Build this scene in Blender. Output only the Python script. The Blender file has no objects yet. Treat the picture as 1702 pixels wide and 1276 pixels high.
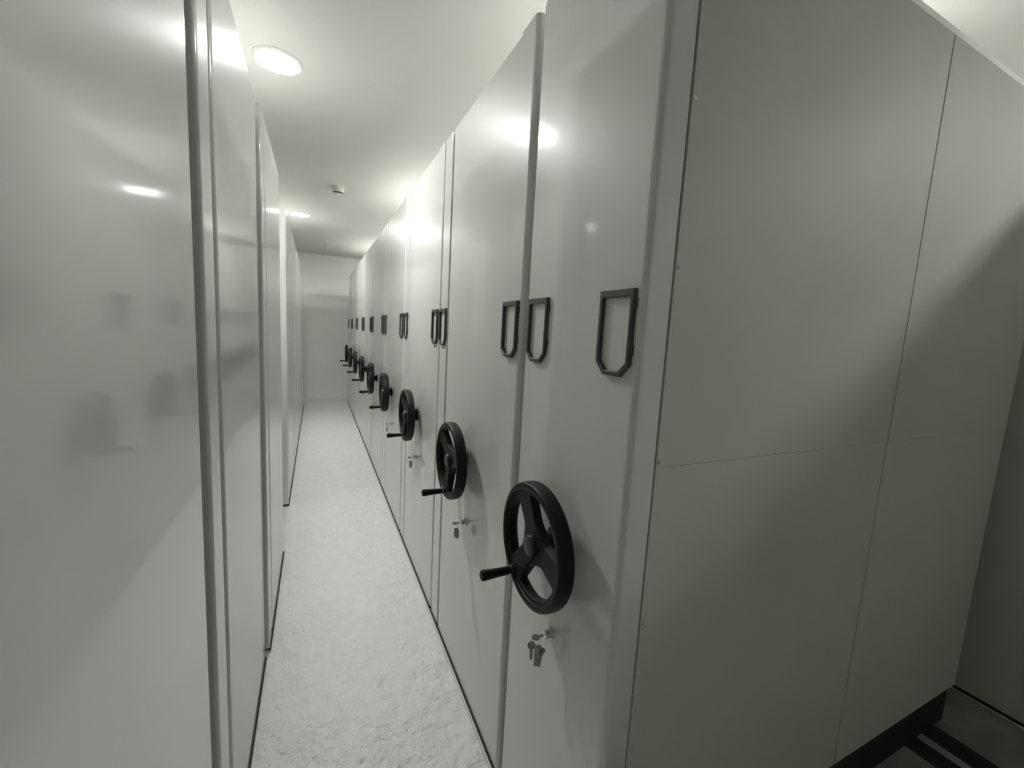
import bpy, bmesh, math, random
from mathutils import Vector, Matrix
random.seed(7)
C = bpy.context.scene.collection
PI = math.pi

# ------------------------------------------------------------------ camera
F_PX, YAW, PITCH, ROLL, CAM_H = 696.35, 0.440324, -0.120803, 0.054142, 1.5
cy, sy = math.cos(YAW), math.sin(YAW)
fw = Vector((sy*math.cos(PITCH), cy*math.cos(PITCH), math.sin(PITCH)))
r0 = Vector((cy, -sy, 0)); u0 = r0.cross(fw)
cr, srl = math.cos(ROLL), math.sin(ROLL)
rt = cr*r0 + srl*u0
up = -srl*r0 + cr*u0
cam_d = bpy.data.cameras.new('camera')
cam = bpy.data.objects.new('camera', cam_d); C.objects.link(cam)
M = Matrix((rt, up, -fw)).transposed().to_4x4(); M.translation = (0, 0, CAM_H)
cam.matrix_world = M
cam_d.sensor_fit = 'HORIZONTAL'; cam_d.sensor_width = 36; cam_d.lens = 36*F_PX/1702
cam_d.clip_start = 0.02
bpy.context.scene.camera = cam

# ------------------------------------------------------------------ world, exposure
wd = bpy.data.worlds.new('world'); bpy.context.scene.world = wd; wd.use_nodes = True
wd.node_tree.nodes['Background'].inputs[0].default_value = (0.02, 0.02, 0.02, 1)
wd.node_tree.nodes['Background'].inputs[1].default_value = 0.2
LAMP_POWER = 95.0
vs = bpy.context.scene.view_settings
vs.view_transform = 'Standard'; vs.look = 'None'; vs.gamma = 1; vs.use_curve_mapping = False
vs.exposure = 1.6
try:
    bpy.context.scene.cycles.max_bounces = 16
    bpy.context.scene.cycles.diffuse_bounces = 8
    bpy.context.scene.cycles.glossy_bounces = 8
except Exception:
    pass

# ------------------------------------------------------------------ materials
def mat(name, col, rough=0.5, metal=0.0, spec=0.5, coat=0.0, coat_r=0.1, bump=None, mott=None, rmott=None, wavy=None, pits=None):
    m = bpy.data.materials.new(name); m.use_nodes = True
    nt = m.node_tree; b = nt.nodes['Principled BSDF']
    b.inputs['Base Color'].default_value = (*col, 1)
    b.inputs['Roughness'].default_value = rough
    b.inputs['Metallic'].default_value = metal
    b.inputs['Specular IOR Level'].default_value = spec
    b.inputs['Coat Weight'].default_value = coat
    b.inputs['Coat Roughness'].default_value = coat_r
    tc = nt.nodes.new('ShaderNodeTexCoord')
    def noise(scale, detail=4):
        n = nt.nodes.new('ShaderNodeTexNoise'); n.inputs['Scale'].default_value = scale
        n.inputs['Detail'].default_value = detail
        nt.links.new(tc.outputs['Object'], n.inputs['Vector']); return n
    if mott:
        sc, amt = mott
        n = noise(sc, 6)
        rp = nt.nodes.new('ShaderNodeValToRGB')
        rp.color_ramp.elements[0].position = 0.3; rp.color_ramp.elements[1].position = 0.7
        rp.color_ramp.elements[0].color = (*[c*(1-amt) for c in col], 1)
        rp.color_ramp.elements[1].color = (*[min(1, c*(1+amt)) for c in col], 1)
        nt.links.new(n.outputs['Fac'], rp.inputs['Fac'])
        nt.links.new(rp.outputs['Color'], b.inputs['Base Color'])
    if rmott:
        sc, lo, hi = rmott
        n = noise(sc, 3)
        mr = nt.nodes.new('ShaderNodeMapRange')
        mr.inputs['From Min'].default_value = 0.3; mr.inputs['From Max'].default_value = 0.7
        mr.inputs['To Min'].default_value = lo; mr.inputs['To Max'].default_value = hi
        nt.links.new(n.outputs['Fac'], mr.inputs['Value'])
        nt.links.new(mr.outputs['Result'], b.inputs['Roughness'])
    if wavy:      # slow waviness of thin pressed sheet
        n = noise(wavy[0], 0)
        bp = nt.nodes.new('ShaderNodeBump')
        bp.inputs['Strength'].default_value = wavy[1]; bp.inputs['Distance'].default_value = wavy[2]
        nt.links.new(n.outputs['Fac'], bp.inputs['Height'])
        nt.links.new(bp.outputs['Normal'], b.inputs['Normal']); nt.links.new(bp.outputs['Normal'], b.inputs['Coat Normal'])
    if pits:      # scattered small dark pits
        nz = noise(25, 2)
        mx = nt.nodes.new('ShaderNodeMix'); mx.data_type = 'VECTOR'; mx.inputs['Factor'].default_value = 0.03
        nt.links.new(tc.outputs['Object'], mx.inputs['A']); nt.links.new(nz.outputs['Color'], mx.inputs['B'])
        vo = nt.nodes.new('ShaderNodeTexVoronoi'); vo.inputs['Scale'].default_value = pits
        nt.links.new(mx.outputs['Result'], vo.inputs['Vector'])
        rp2 = nt.nodes.new('ShaderNodeValToRGB')
        rp2.color_ramp.elements[0].position = 0.018; rp2.color_ramp.elements[0].color = (0.35, 0.35, 0.34, 1)
        rp2.color_ramp.elements[1].position = 0.04; rp2.color_ramp.elements[1].color = (1, 1, 1, 1)
        nt.links.new(vo.outputs['Distance'], rp2.inputs['Fac'])
        mc = nt.nodes.new('ShaderNodeMix'); mc.data_type = 'RGBA'; mc.blend_type = 'MULTIPLY'; mc.inputs['Factor'].default_value = 1
        src = b.inputs['Base Color'].links[0].from_socket
        nt.links.new(src, mc.inputs['A']); nt.links.new(rp2.outputs['Color'], mc.inputs['B'])
        nt.links.new(mc.outputs['Result'], b.inputs['Base Color'])
    if bump:
        prev = None
        for sc, st, dist in bump:
            n = noise(sc, 5)
            bp = nt.nodes.new('ShaderNodeBump')
            bp.inputs['Strength'].default_value = st; bp.inputs['Distance'].default_value = dist
            nt.links.new(n.outputs['Fac'], bp.inputs['Height'])
            if prev: nt.links.new(prev.outputs['Normal'], bp.inputs['Normal'])
            prev = bp
        nt.links.new(prev.outputs['Normal'], b.inputs['Normal'])
    return m

PAINT = (0.61, 0.616, 0.594)
M_front = mat('glossy_grey_enamel', PAINT, 0.40, spec=0.11, coat=0.85, coat_r=0.075, wavy=(1.6, 0.12, 0.003))
M_sheet = mat('satin_grey_sheet', (0.50, 0.505, 0.455), 0.55, spec=0.22, mott=(3.5, 0.03))
M_body = mat('grey_shelf_body', (0.40, 0.41, 0.37), 0.45)
M_top = mat('pale_dust_cover', (0.82, 0.82, 0.80), 0.4)
M_top_dim = mat('dimmed_cover', (0.36, 0.36, 0.34), 0.6)  # same cover toned darker, so less light bounces onto the ceiling
M_dark = mat('dark_underside', (0.012, 0.012, 0.012), 0.7)  # near-black: shade under the units is put into this colour
M_black = mat('black_bakelite', (0.006, 0.006, 0.006), 0.48, spec=0.28, bump=[(900, 0.08, 0.0005)])
M_cap = mat('charcoal_hub_cap', (0.022, 0.022, 0.023), 0.35)
M_frame = mat('dark_grey_frame_metal', (0.075, 0.075, 0.068), 0.42, metal=0.25)
M_chrome = mat('nickel_plated_steel', (0.62, 0.62, 0.60), 0.18, metal=1.0)
M_key = mat('dark_nickel_keys', (0.18, 0.18, 0.175), 0.16, metal=1.0)
M_tag = mat('clear_grey_key_tag', (0.32, 0.33, 0.31), 0.25)
M_wall = mat('white_emulsion_wall', (0.84, 0.842, 0.82), 0.7, spec=0.25, bump=[(60, 0.08, 0.002)], mott=(1.5, 0.02))
M_wall_dim = mat('dimmed_near_wall', (0.35, 0.352, 0.34), 0.7, spec=0.2)  # unseen near wall, darkened so less light bounces into the bay
M_ceil = mat('white_ceiling_paint', (0.61, 0.612, 0.592), 0.6, spec=0.3, mott=(0.9, 0.03))
M_floor = mat('sealed_cement_floor', (0.77, 0.77, 0.76), 0.45, spec=0.4,
              bump=[(6, 0.65, 0.055), (24, 0.6, 0.021), (90, 0.55, 0.006)],
              mott=(16, 0.035), rmott=(14, 0.30, 0.55), pits=5.0)
M_curb = mat('cement_skirt', (0.66, 0.665, 0.64), 0.6, bump=[(40, 0.3, 0.004)], mott=(12, 0.06))
M_bay_sheet = mat('dark_bay_sheet', (0.20, 0.20, 0.195), 0.6, bump=[(30, 0.3, 0.004)], mott=(5, 0.2))
M_rail = mat('worn_steel_rail', (0.42, 0.42, 0.42), 0.4, metal=0.6)
M_groove_shade = mat('dark_groove_shade', (0.06, 0.06, 0.056), 0.7, spec=0.2)  # dark tone standing in for shade inside the panel grooves
M_white = mat('white_plastic', (0.70, 0.70, 0.66), 0.4)
M_vent = mat('dark_vent', (0.03, 0.03, 0.03), 0.6)
def glow(k):
    m = bpy.data.materials.new('lit_diffuser'); m.use_nodes = True
    nt = m.node_tree
    e = nt.nodes.new('ShaderNodeEmission'); e.inputs['Color'].default_value = (1.0, 0.99, 0.965, 1)
    e.inputs['Strength'].default_value = LAMP_POWER*k
    nt.links.new(e.outputs['Emission'], nt.nodes['Material Output'].inputs['Surface'])
    return m
M_glow = {k: glow(k) for k in (0.8, 1.15, 1.7)}

# ------------------------------------------------------------------ mesh helpers
def add_box(bm, x0, x1, y0, y1, z0, z1, bev=0.0, seg=2):
    r = bmesh.ops.create_cube(bm, size=1)
    vs_ = r['verts']
    for v in vs_:
        v.co = Vector(((x0+x1)/2+v.co.x*(x1-x0), (y0+y1)/2+v.co.y*(y1-y0), (z0+z1)/2+v.co.z*(z1-z0)))
    if bev:
        es = list({e for v in vs_ for e in v.link_edges})
        bmesh.ops.bevel(bm, geom=es, offset=bev, segments=seg, profile=0.5, affect='EDGES')

def add_prism(bm, pts, z0, z1, axis='Z', cap=True):
    """extrude a closed outline; axis Z: pts are (x,y); axis X: pts are (y,z) and z0,z1 are x"""
    n = len(pts)
    def P(p, h): return (p[0], p[1], h) if axis == 'Z' else (h, p[0], p[1])
    a = [bm.verts.new(P(p, z0)) for p in pts]; b = [bm.verts.new(P(p, z1)) for p in pts]
    for i in range(n):
        j = (i+1) % n
        bm.faces.new((a[i], a[j], b[j], b[i]))
    if cap:
        bm.faces.new(list(reversed(a))); bm.faces.new(b)

def add_lathe_x(bm, prof, cy_=0.0, cz_=0.0, seg=32, closed=False):
    """revolve (x, radius) pairs about the X axis through (cy_, cz_)"""
    rings = []
    for x, r in prof:
        if r < 1e-6:
            rings.append([bm.verts.new((x, cy_, cz_))])
        else:
            rings.append([bm.verts.new((x, cy_+r*math.cos(2*PI*k/seg), cz_+r*math.sin(2*PI*k/seg))) for k in range(seg)])
    m = len(rings)
    for i in range(m if closed else m-1):
        A, B = rings[i], rings[(i+1) % m]
        for k in range(seg):
            l = (k+1) % seg
            if len(A) == 1 and len(B) == 1: continue
            if len(A) == 1: bm.faces.new((A[0], B[k], B[l]))
            elif len(B) == 1: bm.faces.new((A[k], A[l], B[0]))
            else: bm.faces.new((A[k], A[l], B[l], B[k]))

def add_lathe_z(bm, prof, seg=40):
    n0 = len(bm.verts)
    add_lathe_x(bm, prof, seg=seg)
    bm.verts.ensure_lookup_table()
    for v in bm.verts[n0:]:
        x, y, z = v.co; v.co = (y, z, x)

def add_torus(bm, R, r, center, normal, seg=28, rs=8):
    nrm = Vector(normal).normalized(); t = nrm.orthogonal().normalized(); b = nrm.cross(t); c = Vector(center)
    rings = []
    for i in range(seg):
        a = 2*PI*i/seg; d = t*math.cos(a)+b*math.sin(a)
        rings.append([bm.verts.new(c+d*(R+r*math.cos(2*PI*k/rs))+nrm*(r*math.sin(2*PI*k/rs))) for k in range(rs)])
    for i in range(seg):
        A, B = rings[i], rings[(i+1) % seg]
        for k in range(rs):
            l = (k+1) % rs
            bm.faces.new((A[k], A[l], B[l], B[k]))

def obj(name, bm, m, parent=None, loc=(0, 0, 0), smooth=35, flat=True):
    bmesh.ops.recalc_face_normals(bm, faces=bm.faces)
    me = bpy.data.meshes.new(name); bm.to_mesh(me); bm.free()
    me.materials.append(m)
    if smooth:
        for p in me.polygons: p.use_smooth = True
        try: me.set_sharp_from_angle(angle=math.radians(smooth))
        except Exception: pass
    o = bpy.data.objects.new(name, me); C.objects.link(o)
    if flat:
        wn = o.modifiers.new('flat_faces', 'WEIGHTED_NORMAL'); wn.weight = 100; wn.keep_sharp = True
    o.location = loc
    if parent: o.parent = parent
    return o

def thing(name, label, cat, loc=(0, 0, 0), rz=0.0, group=None):
    o = bpy.data.objects.new(name, None); C.objects.link(o)
    o.empty_display_size = 0.1
    o.location = loc; o.rotation_euler = (0, 0, rz); o['label'] = label; o['category'] = cat
    if group: o['group'] = group
    return o

def struct(name, bm, m, **k):
    o = obj(name, bm, m, **k); o['kind'] = 'structure'; return o

def kids(o): return [c for c in C.objects if c.parent is o]

def copy_tree(o, parent=None):
    c = o.copy(); C.objects.link(c)
    if parent is not None: c.parent = parent
    for ch in kids(o):
        copy_tree(ch, c)
    return c

# ------------------------------------------------------------------ dimensions (metres)
XR, XL = 0.550, -0.207          # the two faces along the aisle
TOP_R, TOP_L = 2.365, 2.330
CEIL = 2.80
Y_END, Y_BACK = 9.10, -2.40
X_OUT_L, X_OUT_R = -5.6, 5.4

# ------------------------------------------------------------------ room shell
bm = bmesh.new(); add_box(bm, X_OUT_L, X_OUT_R, Y_BACK, Y_END, -0.1, 0.0); struct('floor', bm, M_floor, smooth=0)
bm = bmesh.new(); add_box(bm, X_OUT_L, X_OUT_R, Y_BACK, Y_END, CEIL, CEIL+0.1); struct('ceiling', bm, M_ceil, smooth=0)
bm = bmesh.new(); add_box(bm, X_OUT_L, X_OUT_R, Y_END, Y_END+0.1, -0.1, CEIL+0.1); struct('wall_far', bm, M_wall, smooth=0)
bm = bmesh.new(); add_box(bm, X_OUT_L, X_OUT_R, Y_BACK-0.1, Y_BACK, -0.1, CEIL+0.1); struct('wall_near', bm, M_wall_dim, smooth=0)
bm = bmesh.new(); add_box(bm, X_OUT_L-0.1, X_OUT_L, Y_BACK-0.1, Y_END+0.1, -0.1, CEIL+0.1); struct('wall_left', bm, M_wall, smooth=0)
bm = bmesh.new(); add_box(bm, X_OUT_R, X_OUT_R+0.1, Y_BACK-0.1, Y_END+0.1, -0.1, CEIL+0.1); struct('wall_right', bm, M_wall, smooth=0)
# low cement skirts under the two rows
bm = bmesh.new(); add_box(bm, XR-0.012, XR+0.30, 0.66, 8.60, -0.005, 0.010, 0.003); struct('trim_1', bm, M_curb)
bm = bmesh.new(); add_box(bm, XL-0.30, XL+0.006, -0.95, 2.86, -0.005, 0.010, 0.003); struct('trim_2', bm, M_curb)
bm = bmesh.new(); add_box(bm, XL-0.30, XL+0.006, 3.72, 8.20, -0.005, 0.010, 0.003); struct('trim_3', bm, M_curb)

bm = bmesh.new(); add_box(bm, XR+0.31, 2.62, -2.2, 8.6, -0.003, 0.004); struct('trim_4', bm, M_bay_sheet)  # dark sheet added over the bay floor to keep the bay dim

# ------------------------------------------------------------------ shelving parts
def rounded_front(y0, y1, depth, r=0.014, seg=5, x0=0.0, r1=None):
    """outline of a folded sheet panel: front at x0 facing -X, rounded vertical front corners"""
    pts = [(x0+depth, y0)]
    for k in range(seg+1):
        a = -PI/2 - (PI/2)*k/seg
        pts.append((x0+r+r*math.cos(a), y0+r+r*math.sin(a)))
    if r1 is not None: r = r1
    for k in range(seg+1):
        a = PI - (PI/2)*k/seg
        pts.append((x0+r+r*math.cos(a), y1-r+r*math.sin(a)))
    pts.append((x0+depth, y1))
    return pts

def panel_bm(y0, y1, depth, z0, z1, r=0.014, x0=0.0, r1=None):
    bm = bmesh.new()
    add_prism(bm, rounded_front(y0, y1, depth, r, 5, x0, r1), z0, z1)
    top = [e for e in bm.edges if all(abs(v.co.z-z1) < 1e-6 for v in e.verts)]
    bmesh.ops.bevel(bm, geom=top, offset=min(0.006, min(r, r1 or r)*0.45), segments=2, profile=0.5, affect='EDGES')
    return bm

FRAME_W, FRAME_H = 0.104, 0.172
def frame_mesh_bm():
    """label holder: upright loop, square above, cut corners below, standing 9 mm off the panel"""
    W2, H = FRAME_W/2, FRAME_H
    t, tt, ch = 0.0085, 0.015, 0.026
    out = [(-W2, 0), (W2, 0), (W2, -H+ch), (W2-ch, -H), (-W2+ch, -H), (-W2, -H+ch)]
    k = t*0.42
    inn = [(-W2+t, -tt), (W2-t, -tt), (W2-t, -H+ch+k), (W2-ch-k, -H+t*1.15), (-W2+ch+k, -H+t*1.15), (-W2+t, -H+ch+k)]
    bm = bmesh.new()
    xa, xb = -0.010, 0.0005
    n = len(out)
    V = {}
    for nm, loop in (('o', out), ('i', inn)):
        for s, x in (('f', xa), ('b', xb)):
            V[nm+s] = [bm.verts.new((x, p[0], p[1])) for p in loop]
    for i in range(n):
        j = (i+1) % n
        bm.faces.new((V['of'][i], V['of'][j], V['if'][j], V['if'][i]))
        bm.faces.new((V['ob'][j], V['ob'][i], V['ib'][i], V['ib'][j]))
        bm.faces.new((V['of'][j], V['of'][i], V['ob'][i], V['ob'][j]))
        bm.faces.new((V['if'][i], V['if'][j], V['ib'][j], V['ib'][i]))
    sharp = [e for e in bm.edges if all(abs(v.co.x-xa) < 1e-6 for v in e.verts) and len(e.link_faces) == 2
             and any(abs(f.normal.x) < .5 for f in e.link_faces)]
    bmesh.ops.bevel(bm, geom=[e for e in bm.edges if all(abs(v.co.x-xa) < 1e-6 for v in e.verts)], offset=0.0012, segments=1, affect='EDGES')
    # little stand-off lugs on the sides
    for s in (-1, 1):
        for z in (-0.028, -0.118):
            add_box(bm, -0.006, 0.0005, s*(W2+0.0015)-0.0022, s*(W2+0.0015)+0.0022, z-0.010, z+0.010)
    return bm

def wheel_disc_bm():
    """spoked web: 2D curve (circle with three rounded windows) filled and extruded"""
    cu = bpy.data.curves.new('web', 'CURVE'); cu.dimensions = '2D'; cu.fill_mode = 'BOTH'
    cu.extrude = 0.0085; cu.bevel_depth = 0.0035; cu.bevel_resolution = 2
    def spl(pts):
        s = cu.splines.new('POLY'); s.points.add(len(pts)-1)
        for p, q in zip(s.points, pts): p.co = (q[0], q[1], 0, 1)
        s.use_cyclic_u = True
    spl([(0.138*math.cos(2*PI*k/72), 0.138*math.sin(2*PI*k/72)) for k in range(72)])
    def chaikin(p, it):
        for _ in range(it):
            q = []
            for i in range(len(p)):
                a, b = p[i], p[(i+1) % len(p)]
                q.append((a[0]*.75+b[0]*.25, a[1]*.75+b[1]*.25)); q.append((a[0]*.25+b[0]*.75, a[1]*.25+b[1]*.75))
            p = q
        return p
    ro, w_h, w_r = 0.129, 0.025, 0.030
    for s in range(3):
        a0 = s*2*PI/3; a1 = a0+2*PI/3
        def onray(a, r, off):
            return (r*math.cos(a)-off*math.sin(a), r*math.sin(a)+off*math.cos(a))
        pts = []
        for k in range(6):
            r = 0.052+(0.118-0.052)*k/5; pts.append(onray(a0, r, w_h+(w_r-w_h)*k/5))
        b0, b1 = a0+math.asin(w_r/ro)+0.03, a1-math.asin(w_r/ro)-0.03
        for k in range(12):
            b = b0+(b1-b0)*k/11; pts.append((ro*math.cos(b), ro*math.sin(b)))
        for k in range(6):
            r = 0.118+(0.052-0.118)*k/5; pts.append(onray(a1, r, -(w_h+(w_r-w_h)*(5-k)/5)))
        mid = (a0+a1)/2
        pts.append((0.046*math.cos(mid), 0.046*math.sin(mid)))
        spl(chaikin(pts, 2))
    o = bpy.data.objects.new('web', cu); C.objects.link(o)
    dg = bpy.context.evaluated_depsgraph_get(); dg.update()
    me = bpy.data.meshes.new_from_object(o.evaluated_get(dg))
    bm = bmesh.new(); bm.from_mesh(me)
    bpy.data.objects.remove(o); bpy.data.curves.remove(cu); bpy.data.meshes.remove(me)
    # curve plane (x,y) -> (Y,Z); thickness -> X ; dish
    for v in bm.verts:
        y, z, t = v.co
        r = math.hypot(y, z)
        v.co = (-0.052 - 0.010*min(1, max(0, (r-0.03)/0.10)) + t, y, z)
    return bm

def wheel_bm():
    bm = wheel_disc_bm()
    # rim: oval section, outer radius .153
    prof = []
    for k in range(20):
        a = 2*PI*k/20
        ca, sa = math.cos(a), math.sin(a)
        ex = 0.0205*math.copysign(abs(ca)**0.6, ca); er = 0.0105*math.copysign(abs(sa)**0.6, sa)
        prof.append((-0.0600+ex, 0.1440+er))
    add_lathe_x(bm, prof, seg=72, closed=True)
    # hub boss and shaft collar to the panel
    add_lathe_x(bm, [(0.001, 0.0), (0.001, 0.036), (-0.006, 0.036), (-0.012, 0.026), (-0.030, 0.022), (-0.044, 0.030), (-0.050, 0.040),
                     (-0.060, 0.041), (-0.064, 0.036), (-0.064, 0.0)], seg=36)
    return bm

KNOB_R = 0.137
def add_wheel(parent, cyl, cz, knob_deg):
    """handwheel turned so that its crank sits at knob_deg (from +Y towards +Z)"""
    w = obj('handwheel', wheel_bm(), M_black, parent, (0, cyl, cz)); w['label'] = 'black three spoked handwheel'
    bm = bmesh.new()
    add_lathe_x(bm, [(-0.060, 0.028), (-0.072, 0.028), (-0.078, 0.025), (-0.080, 0.018), (-0.080, 0.0)], seg=28)
    obj('hub_cap', bm, M_cap, w)
    bm = bmesh.new()
    add_lathe_x(bm, [(-0.083, 0.0), (-0.083, 0.0095), (-0.086, 0.0105), (-0.120, 0.0115), (-0.158, 0.0140), (-0.163, 0.0135), (-0.166, 0.0105), (-0.166, 0.0)],
                cy_=KNOB_R, seg=20)
    obj('crank_handle', bm, M_black, w)
    bm = bmesh.new()
    add_lathe_x(bm, [(-0.070, 0.0), (-0.070, 0.0170), (-0.078, 0.0150), (-0.080, 0.0115), (-0.080, 0.0)], cy_=KNOB_R, seg=20)
    obj('handle_boss', bm, M_black, w)
    bm = bmesh.new()
    add_lathe_x(bm, [(-0.0795, 0.0), (-0.0795, 0.0120), (-0.0835, 0.0120), (-0.0835, 0.0)], cy_=KNOB_R, seg=20)
    f = obj('ferrule', bm, M_chrome, w); f['label'] = 'shiny metal ferrule'
    w.rotation_euler = (math.radians(knob_deg), 0, 0)
    return w

def add_lock(parent, yy, zz):
    bm = bmesh.new()
    add_lathe_x(bm, [(0.001, 0.0), (0.001, 0.014), (-0.004, 0.0145), (-0.006, 0.0115), (-0.020, 0.0105), (-0.0215, 0.009), (-0.0215, 0.0)], seg=24)
    l = obj('lock', bm, M_chrome, parent, (0, yy, zz)); l['label'] = 'chrome cylinder lock'
    return l

WHEEL_Z, LOCK_Z, FRAME_TOP = 0.978, 0.728, 1.597

def body_parts(root, w, height, depth_panel, length=1.80, side_z0=0.06):
    """carcass of shelves behind the end panel, its dust cover and the chassis"""
    bm = bmesh.new(); add_box(bm, depth_panel, length, 0.006, w-0.006, side_z0, height-0.03, 0.003, 1)
    obj('shelf_body', bm, M_body, root)
    bm = bmesh.new(); add_box(bm, depth_panel+0.002, length, 0.004, w-0.004, height-0.030, height-0.012, 0.003, 1)
    obj('dust_cover', bm, M_top if height > 2.34 else M_top_dim, root)
    bm = bmesh.new(); add_box(bm, 0.012, length-0.02, 0.03, w-0.03, 0.0115, side_z0+0.01)
    c = obj('chassis', bm, M_dark, root); c['label'] = 'dark base chassis'
    bm = bmesh.new(); add_box(bm, -0.005, depth_panel-0.01, 0.004, w-0.004, 0.0105, 0.0205)  # dark strip in place of the shade in the bottom gap
    c = obj('bottom_gap_shade', bm, M_dark, root); c['label'] = 'dark strip for the shade in the gap under the panel'

def double_unit(height, depth, w, near_w, strip, wheel):
    """root at the near bottom corner of the front face; front faces -X, unit runs along +Y"""
    root = thing('mobile_shelving_unit', '-', 'shelving unit')
    groove = 0.022 if wheel else 0.036
    s0, s1 = strip                                     # grooved edge strip at the far end
    if near_w:
        obj('side_panel', panel_bm(near_w+0.0002, s0-groove, depth, 0.021, height, 0.0006, 0.0, 0.005), M_front, root)
        obj('edge_panel', panel_bm(0, near_w, depth, 0.021, height+0.008, 0.013, -0.0004, 0.0006), M_front, root)
    else:
        obj('side_panel', panel_bm(0, s0-groove, depth, 0.021, height, 0.018, 0.0, 0.012), M_front, root)
    obj('edge_panel', panel_bm(s0, s1, depth, 0.021, height, 0.005, 0.0, 0.009), M_front, root)
    if wheel:
        bm = bmesh.new(); add_box(bm, 0.016, 0.022, s0-groove-0.001, s0+0.001, 0.03, height-0.02)  # dark strip added to deepen the shade in the groove
        obj('groove_shade', bm, M_groove_shade, root)
    body_parts(root, w, height, depth)
    if wheel:
        for yy in (0.016+FRAME_W/2, (s0+s1)/2-0.004):
            f = obj('label_frame', frame_mesh_bm(), M_frame, root, (-0.0012 if yy < near_w else 0, yy, FRAME_TOP)); f['label'] = 'dark grey label frame'
        add_wheel(root, w/2, WHEEL_Z, -80)
        add_lock(root, w/2-0.045, LOCK_Z)
    return root

# ------------------------------------------------------------------ right row: end unit nearest the camera (single width)
GR = 'hand cranked shelving units on the right'
U1Y0, U1Y1 = 0.615, 1.095
u1 = thing('mobile_shelving_unit', 'nearest grey shelving unit with handwheel, its long side facing the open bay', 'shelving unit', (XR, U1Y0, 0), 0, GR)
w1 = U1Y1-U1Y0
obj('side_panel', panel_bm(0, w1, 0.064, 0.021, TOP_R, 0.013), M_front, u1)
# long side: folded lip, four sheet panels, screws
bm = bmesh.new(); add_box(bm, 0.064, 1.80, 0.010, w1-0.006, 0.175, TOP_R-0.03); obj('shelf_body', bm, M_body, u1)
bm = bmesh.new(); add_box(bm, 0.066, 1.812, 0.004, w1-0.004, TOP_R-0.030, TOP_R-0.008, 0.003, 1); obj('dust_cover', bm, M_top, u1)
bm = bmesh.new(); add_box(bm, 0.0645, 0.0695, 0.003, 0.012, 0.175, TOP_R-0.031, 0.001, 1); obj('lip', bm, M_sheet, u1)
ZJ = 1.245
for (a, b) in ((0.0712, 0.9572), (0.9620, 1.806)):
    for (z0, z1, dy) in ((0.175, ZJ, 0.0), (ZJ+0.0006, TOP_R-0.031, -0.0012)):
        bm = bmesh.new(); add_box(bm, a, b, 0.001+dy, 0.011, z0, z1, 0.0008, 1)
        obj('bay_panel', bm, M_sheet, u1)
bm = bmesh.new(); add_box(bm, 0.08, 1.795, 0.014, w1-0.02, 0.0115, 0.174); c = obj('chassis', bm, M_dark, u1); c['label'] = 'dark base chassis'  # black chassis box, brought forward as the shade under the side panels
bm = bmesh.new(); add_box(bm, -0.005, 0.05, 0.004, w1-0.004, 0.0105, 0.0205); c = obj('bottom_gap_shade', bm, M_dark, u1); c['label'] = 'dark strip for the shade in the gap under the panel'  # dark strip painted in for the shaded gap at the floor
for z in (2.26, 1.943, 1.642, 1.258, 0.905, 0.607, 0.30):
    bm = bmesh.new()
    bmesh.ops.create_uvsphere(bm, u_segments=10, v_segments=6, radius=0.0045)
    for v in bm.verts: v.co.y *= 0.6
    s = obj('screw', bm, M_chrome, u1, (0.0765, 0.0005, z))
for yy in (0.018+FRAME_W/2, w1-0.028-FRAME_W/2):
    f = obj('label_frame', frame_mesh_bm(), M_frame, u1, (0, yy, FRAME_TOP)); f['label'] = 'dark grey label frame'
add_wheel(u1, 0.243, WHEEL_Z+0.005, -53)
add_lock(u1, 0.232, LOCK_Z+0.008)

# ------------------------------------------------------------------ right row, across the open bay (unseen unit behind the camera, added to block light)
b = thing('mobile_shelving_unit', 'unseen grey shelving unit added across the open bay to block light', 'shelving unit', (XR, -2.05, 0))
obj('side_panel', panel_bm(0, 0.91, 0.064, 0.021, TOP_R, 0.013), M_front, b)
body_parts(b, 0.91, TOP_R, 0.064)

# ------------------------------------------------------------------ right row: double units
PITCH_R, W_R = 0.925, 0.910
ordinals = ['second', 'third', 'fourth', 'fifth', 'sixth', 'seventh', 'eighth', 'ninth']
knob_angles = [-80, -72, -70, -90, -80, -86, -75, -78]
starts_r = [1.128] + [2.045+PITCH_R*k for k in range(7)]
proto = double_unit(TOP_R, 0.075, W_R, 0.094, (0.782, 0.902), True)
proto['group'] = GR
for i, y0 in enumerate(starts_r):
    o = proto if i == 0 else copy_tree(proto)
    o.location = (XR, y0, 0)
    where = {0: 'right behind the nearest unit', 7: 'last one before the end wall'}.get(i, 'counted from the camera')
    o['label'] = 'grey handwheel shelving unit, %s in the right row, %s' % (ordinals[i], where)
    if i < 7:
        for ch in kids(o):
            if ch.name.startswith('handwheel'):
                ch.rotation_euler = (math.radians(knob_angles[i]), 0, 0)

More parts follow.
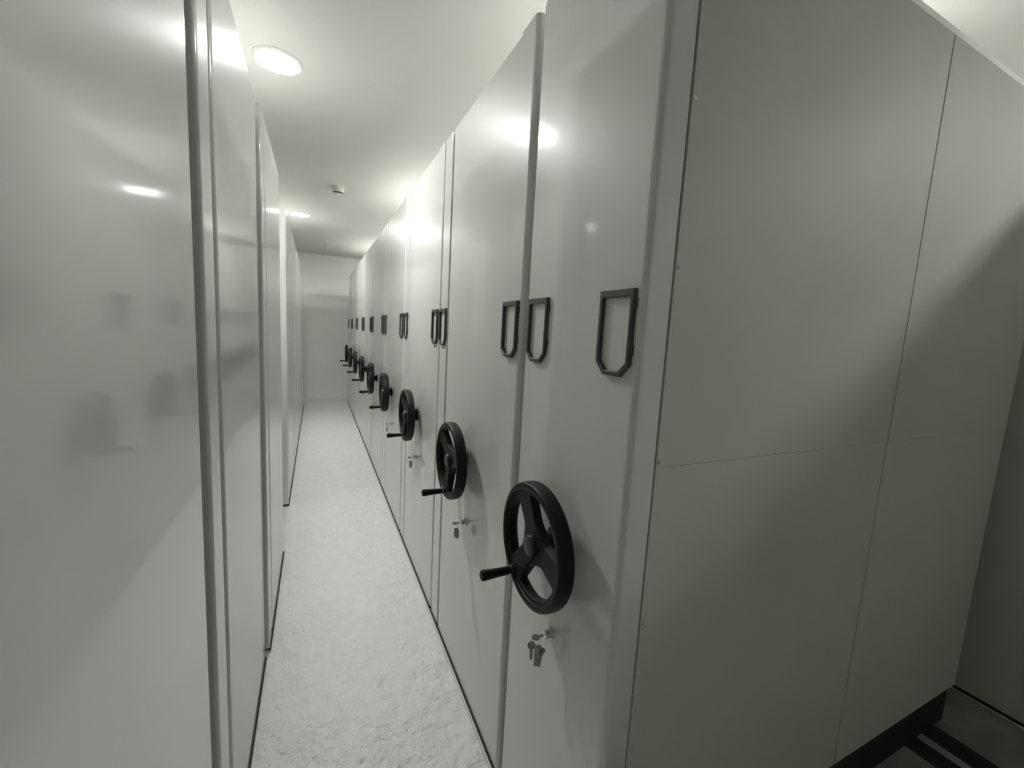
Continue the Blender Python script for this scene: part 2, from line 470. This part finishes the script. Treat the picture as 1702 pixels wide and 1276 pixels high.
# ------------------------------------------------------------------ left row: plain units, turned round
GL = 'plain shelving units on the left'
W_L = 0.905
starts_l = [(-1.770, 'unseen plain grey shelving unit added behind the camera to block light'),  # unseen, added to block light from behind
            (-0.840, 'unseen plain grey shelving unit added beside the camera for shadow and reflection'),  # unseen, added for its shadow and reflection
            (0.090, 'plain glossy grey shelving unit nearest the camera, filling the left edge'),
            (1.062, 'plain grey shelving unit, second in the left row'),
            (2.015, 'plain grey shelving unit, third in the left row, just before the open gap'),
            (3.700, 'plain grey shelving unit just behind the gap in the left row, its side showing'),
            (4.630, 'plain grey shelving unit, second beyond the gap in the left row'),
            (5.560, 'plain grey shelving unit, third beyond the gap in the left row'),
            (6.490, 'plain grey shelving unit, fourth beyond the gap in the left row'),
            (7.420, 'plain grey shelving unit at the far end of the left row')]
lp = double_unit(TOP_L, 0.10, W_L, 0, (0.805, 0.905), False)
lp['group'] = GL
for i, (y0, lab) in enumerate(starts_l):
    o = lp if i == 0 else copy_tree(lp)
    o.location = (XL+(0.012 if y0 == 2.015 else 0), y0+W_L, 0); o.rotation_euler = (0, 0, PI); o['label'] = lab

# ------------------------------------------------------------------ the next row across the bay, dim at the right edge
X2 = 2.63
GB = 'shelving backs across the right bay'
row2 = [(0.30, 'dim plain grey shelving unit at the lower right edge, beyond the bay'),
                               (-0.63, 'plain grey shelving unit beyond the bay, nearer the camera than its neighbour')]
row2 += [(0.30+0.93*k, 'unseen plain grey shelving unit added to bounce light, behind the right row, place %s along it' % w)
         for k, w in enumerate('two three four five six seven eight nine'.split(), 1)]  # unseen units, added for the light their tops bounce onto the ceiling
for i, (y0, lab) in enumerate(row2):
    b = thing('shelving_unit', lab, 'shelving unit', (X2, y0, 0), 0, GB)
    obj('side_panel', panel_bm(0, 0.915, 0.06, 0.021, TOP_R, 0.010), M_sheet, b)
    bm = bmesh.new(); add_box(bm, 0.06, 1.80, 0.006, 0.909, 0.06, TOP_R-0.03); obj('shelf_body', bm, M_body, b)
    bm = bmesh.new(); add_box(bm, 0.062, 1.80, 0.004, 0.911, TOP_R-0.03, TOP_R-0.01); obj('dust_cover', bm, M_top, b)
    bm = bmesh.new(); add_box(bm, 0.012, 1.78, 0.03, 0.885, 0.0, 0.07); obj('chassis', bm, M_dark, b)

# ------------------------------------------------------------------ rails in the floor of the bay
for xr, lab in ((2.160, 'steel floor rail in the dark track under the far end of the nearest unit'),
                (0.95, 'steel floor rail in the dark track closest to the aisle')):
    t = thing('floor_rail', lab, 'rail', (xr, 0, 0), 0, 'floor rails under the right row')
    bm = bmesh.new(); add_box(bm, -0.105, 0.125, -2.2, 8.58, 0.0, 0.005); obj('track_plate', bm, M_dark, t)
    bm = bmesh.new(); add_box(bm, -0.018, 0.018, -2.2, 8.58, 0.005, 0.0112, 0.0015, 1); r = obj('rail_head', bm, M_rail, t); r['label'] = 'pale worn rail head'

# ------------------------------------------------------------------ keys in the locks
def key_bm(L=0.046):
    """flat key hanging along -Z from its bow at the origin"""
    bm = bmesh.new()
    pts = []
    for k in range(14):
        a = PI*0.5+2*PI*(k+0.5)/14
        pts.append((0.0105*math.cos(a), -0.009+0.0105*math.sin(a)))
    add_prism(bm, pts, -0.001, 0.001, axis='X')
    add_prism(bm, [(-0.004, -0.017), (0.004, -0.017), (0.004, -L*0.6), (0.0028, -L*0.67), (0.004, -L*0.74), (0.0026, -L*0.83), (0.0034, -L+0.003), (0, -L), (-0.004, -L+0.003)],
              -0.0009, 0.0009, axis='X')
    return bm

def key_set(root, full):
    """a key in the lock (pointing along +X into it) with others on a ring"""
    k = obj('key', key_bm(0.032), M_key, root, (-0.0545, 0, 0)); k.rotation_euler = (0, math.radians(-90), 0)
    # rotated so its bow stands clear of the lock face
    bm = bmesh.new(); add_torus(bm, 0.0125, 0.0009, (-0.045, 0.001, -0.012), (0.25, 1, 0.1)); obj('key_ring', bm, M_chrome, root)
    if full:
        for (x, y, z, ry, rz_) in ((-0.050, 0.012, -0.020, 8, 70), (-0.036, -0.006, -0.022, -6, 35), (-0.034, -0.018, -0.023, -12, 100)):
            q = obj('key', key_bm(), M_key, root, (x, y, z)); q.rotation_euler = (0, math.radians(ry), math.radians(rz_))
        bm = bmesh.new(); add_box(bm, -0.002, 0.002, -0.009, 0.009, -0.062, -0.008, 0.0015, 1)
        q = obj('key_tag', bm, M_tag, root, (-0.038, -0.002, -0.020)); q.rotation_euler = (0, 0, math.radians(60)); q['label'] = 'long pale key tag'
    else:
        for (y, rz_) in ((0.006, 80), (-0.010, 55)):
            bm = bmesh.new(); add_box(bm, -0.0015, 0.0015, -0.008, 0.008, -0.040, -0.004, 0.001, 1)
            q = obj('key_tag', bm, M_tag, root, (-0.038, y, -0.020)); q.rotation_euler = (0, 0, math.radians(rz_))

GK = 'keys hanging in the cabinet locks'
ky = U1Y0+0.232
k1 = thing('key_bunch', 'bunch of shiny keys in the lock of the nearest unit', 'keys', (XR, ky, LOCK_Z+0.008), 0, GK)
key_set(k1, True)
k2 = thing('key_set', 'tagged key in the lock of the second unit of the right row', 'keys', (XR, starts_r[0]+W_R/2-0.045, LOCK_Z), 0, GK)
key_set(k2, False)
for i, y0 in enumerate(starts_r[1:5]):
    q = copy_tree(k2); q.location = (XR, y0+W_R/2-0.045, LOCK_Z)
    q['label'] = 'small tagged key in the lock of the %s unit of the right row' % ordinals[i+1]

# ------------------------------------------------------------------ ceiling fittings
GD = 'round downlights in the ceiling'
def downlight(x, y, lab, k=0.8):
    t = thing('downlight', lab, 'ceiling light', (x, y, CEIL), 0, GD)
    bm = bmesh.new()
    add_lathe_z(bm, [(0.0, 0.099), (0.0, 0.114), (-0.004, 0.113), (-0.010, 0.106), (-0.011, 0.102), (-0.010, 0.100), (0.0, 0.0985)])
    obj('trim_ring', bm, M_white, t)
    bm = bmesh.new()
    add_lathe_z(bm, [(0.0, 0.0975), (-0.0080, 0.0975), (-0.0095, 0.094), (-0.0100, 0.070), (-0.0102, 0.0)])
    d = obj('diffuser', bm, M_glow[k], t, smooth=60); d['label'] = 'glowing white diffuser'
    return t
lamps = [
    (-0.172, 2.61, 'bright round downlight above the aisle, the nearer and larger of the two in view'),
    (-0.172, 5.94, 'small bright round downlight farther down the aisle ceiling'),
    (1.40, 1.05, 'round downlight hidden over the nearest unit of the right row'),
    (1.40, 4.33, 'round downlight hidden over the middle of the right row'),
    (1.40, 7.60, 'round downlight hidden over the far end of the right row'),
    (-1.74, 1.15, 'round downlight hidden over the near end of the left row'),
    (-1.74, 4.33, 'round downlight hidden over the middle of the left row'),
    (-1.74, 7.60, 'round downlight hidden over the far end of the left row'),
    (3.23, -0.72, 'round downlight beyond the right bay, behind the camera'),
    (3.23, 2.61, 'round downlight beyond the right row, level with the nearer aisle light'),
    (3.23, 5.94, 'round downlight beyond the right row, level with the farther aisle light'),
    (-3.57, -0.72, 'round downlight beyond the left row, behind the camera'),
    (-3.57, 2.61, 'round downlight beyond the left row, level with the nearer aisle light'),
    (-3.57, 5.94, 'round downlight beyond the left row, level with the farther aisle light')]
for x, y, lab in lamps:
    downlight(x, y, lab, 1.15 if x == -0.172 else 1.7 if (x, y) == (3.23, -0.72) else 0.8)

t = thing('smoke_detector', 'white smoke detector on the ceiling between the two aisle lights', 'detector', (0.195, 4.58, CEIL))
bm = bmesh.new(); add_lathe_z(bm, [(0.0, 0.0), (0.0, 0.066), (-0.012, 0.066), (-0.014, 0.060), (-0.014, 0.0)]); obj('base', bm, M_white, t)
bm = bmesh.new(); add_lathe_z(bm, [(-0.013, 0.0), (-0.013, 0.056), (-0.044, 0.053), (-0.047, 0.048), (-0.047, 0.0)]); obj('housing', bm, M_white, t)
bm = bmesh.new(); add_lathe_z(bm, [(-0.046, 0.0), (-0.046, 0.043), (-0.058, 0.040), (-0.058, 0.0)]); v = obj('vent', bm, M_vent, t); v['label'] = 'dark vent ring'
bm = bmesh.new(); add_lathe_z(bm, [(-0.057, 0.0), (-0.057, 0.041), (-0.062, 0.036), (-0.066, 0.018), (-0.066, 0.0)]); obj('cap', bm, M_white, t)

t = thing('sprinkler', 'small pendent sprinkler head hanging from the ceiling near the end wall', 'sprinkler', (0.142, 7.72, CEIL))
bm = bmesh.new(); add_lathe_z(bm, [(0.0, 0.0), (0.0, 0.030), (-0.006, 0.027), (-0.008, 0.0)], 20); obj('escutcheon', bm, M_white, t)
bm = bmesh.new(); add_lathe_z(bm, [(-0.006, 0.0), (-0.006, 0.012), (-0.075, 0.012), (-0.085, 0.016), (-0.095, 0.016), (-0.098, 0.006), (-0.12, 0.006), (-0.12, 0.0)], 16); obj('stem', bm, M_rail, t)
bm = bmesh.new(); add_lathe_z(bm, [(-0.119, 0.0), (-0.119, 0.017), (-0.122, 0.017), (-0.122, 0.0)], 16); obj('deflector', bm, M_rail, t)
